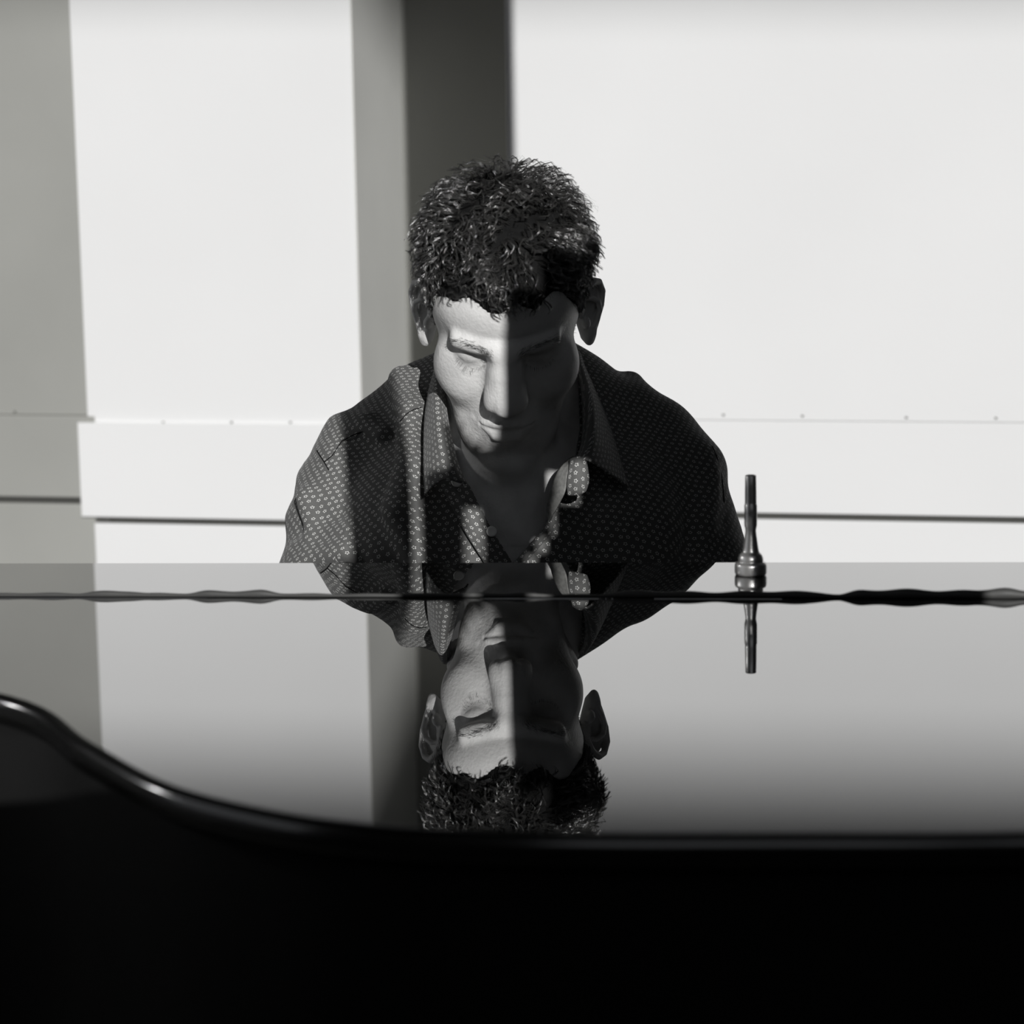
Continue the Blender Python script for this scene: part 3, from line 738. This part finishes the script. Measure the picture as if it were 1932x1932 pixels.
# collar: stand edge, fold line, outer edge, running from the left front over the nape to the right front
inner = [atD(878, 914, 2.288), atD(858, 860, 2.300), atD(842, 780, 2.345), atD(838, 715, 2.40), atD(862, 660, 2.475), atD(960, 640, 2.535), atD(1062, 655, 2.49), atD(1090, 700, 2.42), atD(1100, 770, 2.36), atD(1098, 840, 2.315), atD(1082, 880, 2.290)]
foldl = [atD(868, 912, 2.278), atD(838, 850, 2.284), atD(826, 770, 2.326), atD(828, 702, 2.385), atD(850, 655, 2.48), atD(958, 632, 2.548), atD(1076, 650, 2.495), atD(1096, 690, 2.425), atD(1116, 765, 2.356), atD(1116, 830, 2.305), atD(1104, 868, 2.280)]
midl = [atD(835, 906, 2.278), atD(817, 860, 2.296), atD(811, 775, 2.350), atD(820, 706, 2.405), atD(842, 668, 2.495), atD(958, 645, 2.562), atD(1084, 664, 2.51), atD(1106, 700, 2.445), atD(1132, 775, 2.380), atD(1144, 845, 2.330), atD(1148, 895, 2.305)]
outl = [atD(803, 932, 2.300), atD(801, 868, 2.318), atD(804, 782, 2.368), atD(817, 716, 2.42), atD(840, 685, 2.505), atD(958, 660, 2.57), atD(1088, 680, 2.52), atD(1110, 712, 2.462), atD(1144, 790, 2.405), atD(1166, 860, 2.362), atD(1184, 920, 2.335)]
collar = patch('collar', [inner, foldl, midl, outl], M['cloth'], .0016, shirt)
# inside of the right front, turned outwards, with the plain collar stand showing
stand = patch('collar_stand', [[atD(1082, 862, 2.300), atD(1060, 880, 2.297), atD(1046, 905, 2.295), atD(1036, 940, 2.296), atD(1032, 965, 2.298), atD(1038, 985, 2.300)],
                               [atD(1090, 868, 2.285), atD(1074, 890, 2.284), atD(1070, 912, 2.284), atD(1066, 930, 2.286), atD(1056, 950, 2.290), atD(1044, 972, 2.295)]], M['lining'], .0012, shirt)
flapc = patch('collar_end', [[atD(1078, 866, 2.286), atD(1074, 890, 2.283), atD(1071, 912, 2.282), atD(1072, 934, 2.285)],
                             [atD(1092, 862, 2.280), atD(1090, 890, 2.276), atD(1089, 912, 2.276), atD(1090, 933, 2.280)],
                             [atD(1104, 868, 2.284), atD(1109, 890, 2.281), atD(1110, 908, 2.281), atD(1104, 926, 2.283)]], M['cloth'], .0014, shirt)
# plackets along the opening
def ribbon(name, pts, wl, wr, m, parent, lift=.002):
    rows = [[], [], []]
    for p in pts: rows[0].append(p+np.array([wl, 0.003, 0])); rows[1].append(p+np.array([(wl+wr)/2, -lift, 0])); rows[2].append(p+np.array([wr, 0.003, 0]))
    return patch(name, rows, m, .0014, parent)
def on_shirt(px, py, lift=.001):
    "the point where the pixel's ray meets the shirt surface"
    d = np.array(R3 @ Vector(((px-966)/FPX, -(py-966)/FPX, -1.0))); d /= np.linalg.norm(d); o = np.array(CAM)
    ts = np.arange(2.15, 2.75, .002); e = shirt_core((o[None]+d[None]*ts[:, None]).astype(f32))
    hit = np.nonzero(e < .0004)[0]
    t = ts[hit[0]] if len(hit) else ts[int(np.argmin(e))]
    if len(hit) and hit[0] > 0:
        a, b = ts[hit[0]-1], t
        for _ in range(8):
            m = (a+b)/2
            if float(shirt_core((o+d*m)[None].astype(f32))[0]) < .0003: b = m
            else: a = m
        t = b
    return o+d*(t-lift)
pl = [on_shirt(x, y) for x, y in ((884, 918), (904, 958), (926, 1000), (947, 1034), (963, 1060), (980, 1095), (990, 1130))]
ribbon('placket', pl, -.026, 0.0005, M['cloth'], shirt)
pr = [on_shirt(x, y) for x, y in ((1066, 934), (1053, 955), (1050, 985), (1040, 1004), (1022, 1024), (1000, 1050), (985, 1068), (976, 1090))]
rr_ = [[p+np.array([0.0, .002, 0]) for p in pr], [p+np.array([-.004, -.0035, .002]) for p in pr], [p+np.array([-.0075, .000, .002]) for p in pr]]
patch('facing', rr_, M['cloth'], .0014, shirt)
bb = bmesh.new(); lathe(bb, [(.0035, 0), (.0052, .0004), (.0054, .0012), (.0048, .0018), (.0030, .0014)], 24)
for v in bb.verts: v.co = Matrix.Rotation(math.radians(72), 3, 'X') @ v.co
b1 = obj('button', bb, M['button'], None, True); p = on_shirt(928, 1003, .004); b1.location = p
b2 = b1.copy(); COL.objects.link(b2); b2.location = on_shirt(862, 909, .012)
for b_ in (b1, b2):
    mw = Matrix.Translation(b_.location); b_.parent = shirt; b_.matrix_parent_inverse = shirt.matrix_world.inverted()
# seams: thin cords lying on the cloth
def seam_line(px, name='seam'):
    pts = []
    P_ = [on_shirt(x, y, .0002) for x, y in px]
    for i in range(len(P_)-1):
        for k in range(5): pts.append(P_[i]+(P_[i+1]-P_[i])*k/5)
    bm = bmesh.new(); tube(bm, [Vector(p) for p in pts], .0006, 5); obj(name, bm, M['lacquer_side'], shirt, True)
seam_line([(612, 872), (628, 858), (645, 832), (672, 818), (705, 808)]); seam_line([(755, 795), (768, 780), (782, 772), (798, 768)])
seam_line([(598, 850), (604, 860), (612, 872), (622, 890)]); seam_line([(1344, 842), (1352, 860), (1362, 900), (1368, 960)])
# ------------------------------------------------------------------ hair
HL_A = np.radians([0, 18, 30, 42, 55, 66, 74, 80, 92, 104, 115, 130, 150, 180]); HL_Z = np.array([.0765, .078, .081, .077, .060, .030, -.004, .004, .042, .036, -.010, -.040, -.052, -.056])
def hair_depth(p):
    "how far above the hairline a head-local point lies"
    phi = np.arctan2(np.abs(p[:, 0]), p[:, 1]+.0)
    hl = np.interp(phi, HL_A, HL_Z)+.0022*np.sin(9*phi*np.sign(p[:, 0]+.001)+40*p[:, 0])+.0015*np.sin(170*p[:, 0])
    return p[:, 2]-hl
def hair_thick(p):
    m = hair_depth(p); r = nrm(p-A(0, -.016, .040)); up = np.clip((p[:, 2]-.052)/.062, 0, 1)
    T = .0018+.0030*np.clip((p[:, 2]-.02)/.05, 0, 1)+.0165*up**1.2+.0025*np.clip(p[:, 1]/.08, 0, 1)*up
    return T*np.clip((m+.002)/.018, 0, 1)**.6
def lumps(p):
    x, y, z = p[:, 0], p[:, 1], p[:, 2]
    a = np.sin(210*x+3*np.sin(95*y)+1)*np.sin(190*y+2.5*np.sin(120*z))*np.sin(200*z+2*np.sin(110*x))
    b = np.sin(110*x+2*np.sin(60*z+1))*np.sin(100*y+2)*np.sin(95*z+2*np.sin(50*x))
    return .0030*a+.0038*b
def hair_local(p):
    d = head_local(p, False); m = hair_depth(p); T = hair_thick(p)
    return np.maximum(d-T*.42-lumps(p)*np.clip(T/.012, 0, 1), -m-.001)
def hair_world(P): return hair_local(to_head(P))
Vh, Fh = polygonize(lambda p: hair_local(p), (-.115, -.150, -.075), (.115, .125, .175), .0022)
hair = obj('hair', mesh_np('hair', from_head(Vh), Fh[:, ::-1]), M['scalp'], person, True)
# roots spread over the scalp
def roots(n):
    out = []
    k = int(n*3.2); v = rng.normal(size=(k, 3)).astype(f32); v /= nrm(v)[:, None]; v = v[v[:, 2] > -.75]
    c = A(0, -.015, .030); lo_ = np.full(len(v), .04, f32); hi_ = np.full(len(v), .17, f32)
    for _ in range(16):
        mid = (lo_+hi_)/2; s = head_local(c+v*mid[:, None], False) < 0
        lo_ = np.where(s, mid, lo_); hi_ = np.where(s, hi_, mid)
    p = c+v*lo_[:, None]; p = p[hair_depth(p) > .001]
    return p[:n]
def grad_local(p):
    e = .002
    g = np.stack([head_local(p+A(e, 0, 0), False)-head_local(p-A(e, 0, 0), False), head_local(p+A(0, e, 0), False)-head_local(p-A(0, e, 0), False), head_local(p+A(0, 0, e), False)-head_local(p-A(0, 0, e), False)], -1)
    return g/np.maximum(nrm(g)[:, None], 1e-6)
def strands(NC, per, Lmul, rad, seg, spread, seed):
    g = np.random.default_rng(seed)
    p = roots(NC); n = grad_local(p); NC = len(p)
    crown = A(.010, -.055, .125)
    t = p-crown; t -= (t*n).sum(-1, keepdims=True)*n; t /= np.maximum(nrm(t)[:, None], 1e-4)
    b = np.cross(n, t)
    sw = 1.25*np.sin(70*p[:, 0]+2*np.sin(45*p[:, 1]))+.9*np.sin(80*p[:, 1]+60*p[:, 2]+1)+g.normal(size=NC)*.35
    sw *= .75
    # over and behind the ears the hair lies backwards, close to the head
    sd = np.clip((.075-p[:, 2])/.04, 0, 1)*np.clip((np.abs(p[:, 0])-.045)/.02, 0, 1)
    bk = A(0, -.85, -.5)[None]-((A(0, -.85, -.5)[None]*n).sum(-1, keepdims=True))*n; bk /= nrm(bk)[:, None]
    t = t*(1-sd)[:, None]+bk*sd[:, None]; t /= nrm(t)[:, None]; b = np.cross(n, t); sw = sw*(1-.6*sd)
    t2 = t*np.cos(sw)[:, None]+b*np.sin(sw)[:, None]; b2 = np.cross(n, t2)
    T = hair_thick(p); up = np.clip((p[:, 2]-.045)/.06, 0, 1)
    L = (T*1.75+.008)*Lmul*(1-.3*sd)*g.uniform(.75, 1.2, NC)
    curl = (.0008+.0026*up)*g.uniform(.7, 1.3, NC); turns = L/.026*g.uniform(.8, 1.25, NC); ph = g.uniform(0, 6.28, NC); hand = np.where(g.random(NC) < .5, 1, -1)
    s = np.linspace(0, 1, seg+1)
    rise = T*1.12
    def path(s_):
        # rises from the scalp and lies over along t2
        h = rise[:, None]*np.sin(np.clip(s_, 0, 1)*1.75)[None]/.984*(1-.10*s_**2)[None]
        run = np.sqrt(np.maximum(L[:, None]**2*s_[None]**2-h**2*.6, 0))*.80
        rr = curl[:, None]*np.clip(s_*2.2, 0, 1)[None]; an = ph[:, None]+hand[:, None]*6.283*turns[:, None]*s_[None]
        return (p[:, None]+n[:, None]*(h+rr*np.cos(an)*.8)[..., None]+t2[:, None]*(run+rr*np.cos(an+.8)*.5)[..., None]+b2[:, None]*(rr*np.sin(an))[..., None])
    C = path(s)                                             # NC, seg+1, 3
    off = g.normal(size=(NC, per, 1, 3))*spread; tip = g.normal(size=(NC, per, 1, 3))*spread*.30
    ss = s[None, None, :, None]
    Q = C[:, None]+off*(1-ss**.7)+tip*ss+g.normal(size=(NC, per, seg+1, 3))*.00012*ss
    ln = g.uniform(.78, 1.0, size=(NC, per, 1, 1))
    Q = Q.reshape(-1, seg+1, 3)
    inear = (np.abs(Q[..., 0]) > .0685) & (Q[..., 1] > -.050) & (Q[..., 1] < .022) & (Q[..., 2] > -.040) & (Q[..., 2] < .040)
    ok_ = ~inear.any(1); Q = Q[ok_]
    d = np.gradient(Q, axis=1); d /= np.maximum(np.linalg.norm(d, axis=-1, keepdims=True), 1e-9)
    ref = np.repeat(n, per, axis=0)[ok_][:, None]; u = np.cross(d, ref); u /= np.maximum(np.linalg.norm(u, axis=-1, keepdims=True), 1e-9); v = np.cross(d, u)
    R = (rad*(1-.75*s**2))[None, :, None, None]*g.uniform(.8, 1.3, size=(len(Q), 1, 1, 1))
    an = np.array([0, 2.0944, 4.18879]); ring = Q[:, :, None]+R*(u[:, :, None]*np.cos(an)[None, None, :, None]+v[:, :, None]*np.sin(an)[None, None, :, None])
    Vs = ring.reshape(-1, 3); ns = len(Q); base = (np.arange(ns)*(seg+1)*3)[:, None, None]+(np.arange(seg)*3)[None, :, None]
    k = np.arange(3)[None, None]; k2 = (k+1) % 3
    Fs = np.stack([base+k, base+k2, base+k2+3, base+k+3], -1).reshape(-1, 4)
    return from_head(Vs), Fs
Vs, Fs = strands(2500, 14, 1.05, .00014, 7, .0015, 11)
ho = obj('hair_strands', mesh_np('hair_strands', Vs, Fs), M['hair'], hair, True); tag(ho, kind='stuff')
Vs, Fs = strands(2600, 1, 1.12, .00013, 7, .0002, 12)
ho = obj('stray_hairs', mesh_np('stray_hairs', Vs, Fs), M['hair'], hair, True); tag(ho, kind='stuff')
# eyebrows and lashes
def short_hairs(name, pts, n, L, dirs, rad, spread, seed, lift=.0):
    g = np.random.default_rng(seed); pts = np.array(pts); out = []; Fa = []; c = 0
    for i in range(n):
        t = g.uniform(0, len(pts)-1.001); k = int(t); f = t-k
        p = pts[k]*(1-f)+pts[k+1]*f+g.normal(size=3)*spread
        dv = np.array(dirs[k])*(1-f)+np.array(dirs[k+1])*f+g.normal(size=3)*.22; dv /= np.linalg.norm(dv)
        l = L*g.uniform(.6, 1.1)
        for _ in range(8):
            e = float(head_local(p[None].astype(f32), False)[0]) if lift >= 0 else 0; 
            nn = p-np.array([p[0]*.6, .02, .0]); nn /= np.linalg.norm(nn); p = p-nn*(e-.0)
            break
        nn = p-np.array([p[0]*.6, .02, .0]); nn /= np.linalg.norm(nn)
        u = np.cross(dv, nn); u /= np.linalg.norm(u)
        P3 = [p, p+dv*l*.5+nn*l*.16, p+dv*l+nn*l*.12]
        for q, r in zip(P3, (rad, rad*.9, rad*.25)):
            for a_ in (0, 2.0944, 4.18879): out.append(q+(u*math.cos(a_)+nn*math.sin(a_))*r)
        for s_ in range(2):
            for k3 in range(3): Fa.append((c+s_*3+k3, c+s_*3+(k3+1) % 3, c+s_*3+3+(k3+1) % 3, c+s_*3+3+k3))
        c += 9
    o = obj(name, mesh_np(name, from_head(np.array(out)), Fa), M['hair'], body, True); tag(o, kind='stuff'); return o
for sx in (-1, 1):
    br = [(sx*.012, .101, .034), (sx*.020, .0985, .0385), (sx*.032, .093, .042), (sx*.043, .084, .041), (sx*.050, .076, .036)]
    short_hairs('eyebrow', br, 150, .0070, [(sx*.3, .1, .9), (sx*.7, 0, .6), (sx*.9, -.2, .2), (sx*.9, -.4, -.2), (sx*.8, -.5, -.4)], .00012, .0016, 3+sx)
    ls = [(sx*.0185, .0810, .0125), (sx*.025, .0850, .0105), (sx*.0315, .0860, .0095), (sx*.039, .0830, .0110), (sx*.0460, .0760, .0150)]
    short_hairs('eyelashes', ls, 36, .0045, [(sx*.0, .8, -.5), (sx*.05, .85, -.5), (sx*.1, .85, -.45), (sx*.35, .8, -.4), (sx*.6, .6, -.3)], .00011, .0004, 9+sx, -1)
# ------------------------------------------------------------------ trousers, shoes, bench
def leg_sd(P):
    q = P.copy(); q[:, 0] = np.abs(q[:, 0])
    d = ell(q, (0, 2.60, .585), (.175, .135, .115))
    d = smin(d, chain(q, [(.095, 2.58, .570), (.150, 2.16, .560), (.150, 2.17, .505), (.150, 2.22, .10)], [.088, .062, .060, .050], .02), .04)
    d = d-.0018*np.sin(60*P[:, 2]+30*P[:, 1])*np.sin(50*P[:, 1])
    return smax(d, .075-P[:, 2], .004)
V, F = polygonize(leg_sd, (-.30, 2.05, .05), (.30, 2.76, .72), .006)
obj('trousers', mesh_np('trousers', V, F), M['trouser'], person, True)
def shoe_sd(P):
    q = P-A(.150, 2.20, 0)
    d = smin(ell(q, (0, .02, .045), (.040, .060, .048)), ell(q, (0, -.10, .030), (.046, .100, .034)), .03)
    return smax(d, .001-q[:, 2], .003)
V, F = polygonize(shoe_sd, (.08, 1.96, -.01), (.22, 2.32, .12), .004)
sm = mesh_np('shoe', V, F); s1 = obj('shoe', sm, M['leather'], person, True)
s2 = s1.copy(); COL.objects.link(s2); s2.location.x -= .30
bench = empty('piano_bench', (0, 2.66, 0), 'black upholstered piano bench under the seated man', 'bench')
bm = bmesh.new(); box(bm, -.36, .36, 2.50, 2.82, .415, .478, .012, 3); obj('seat', bm, M['leather'], bench)
bm = bmesh.new(); box(bm, -.34, .34, 2.52, 2.80, .36, .415, .003); obj('seat_frame', bm, M['lacquer_side'], bench)
for lx in (-.31, .31):
    for ly in (2.55, 2.77):
        bm = bmesh.new(); lathe(bm, [(.016, 0), (.020, .02), (.026, .20), (.026, .36)], 16, (lx, ly, 0)); obj('leg', bm, M['lacquer_side'], bench, True)
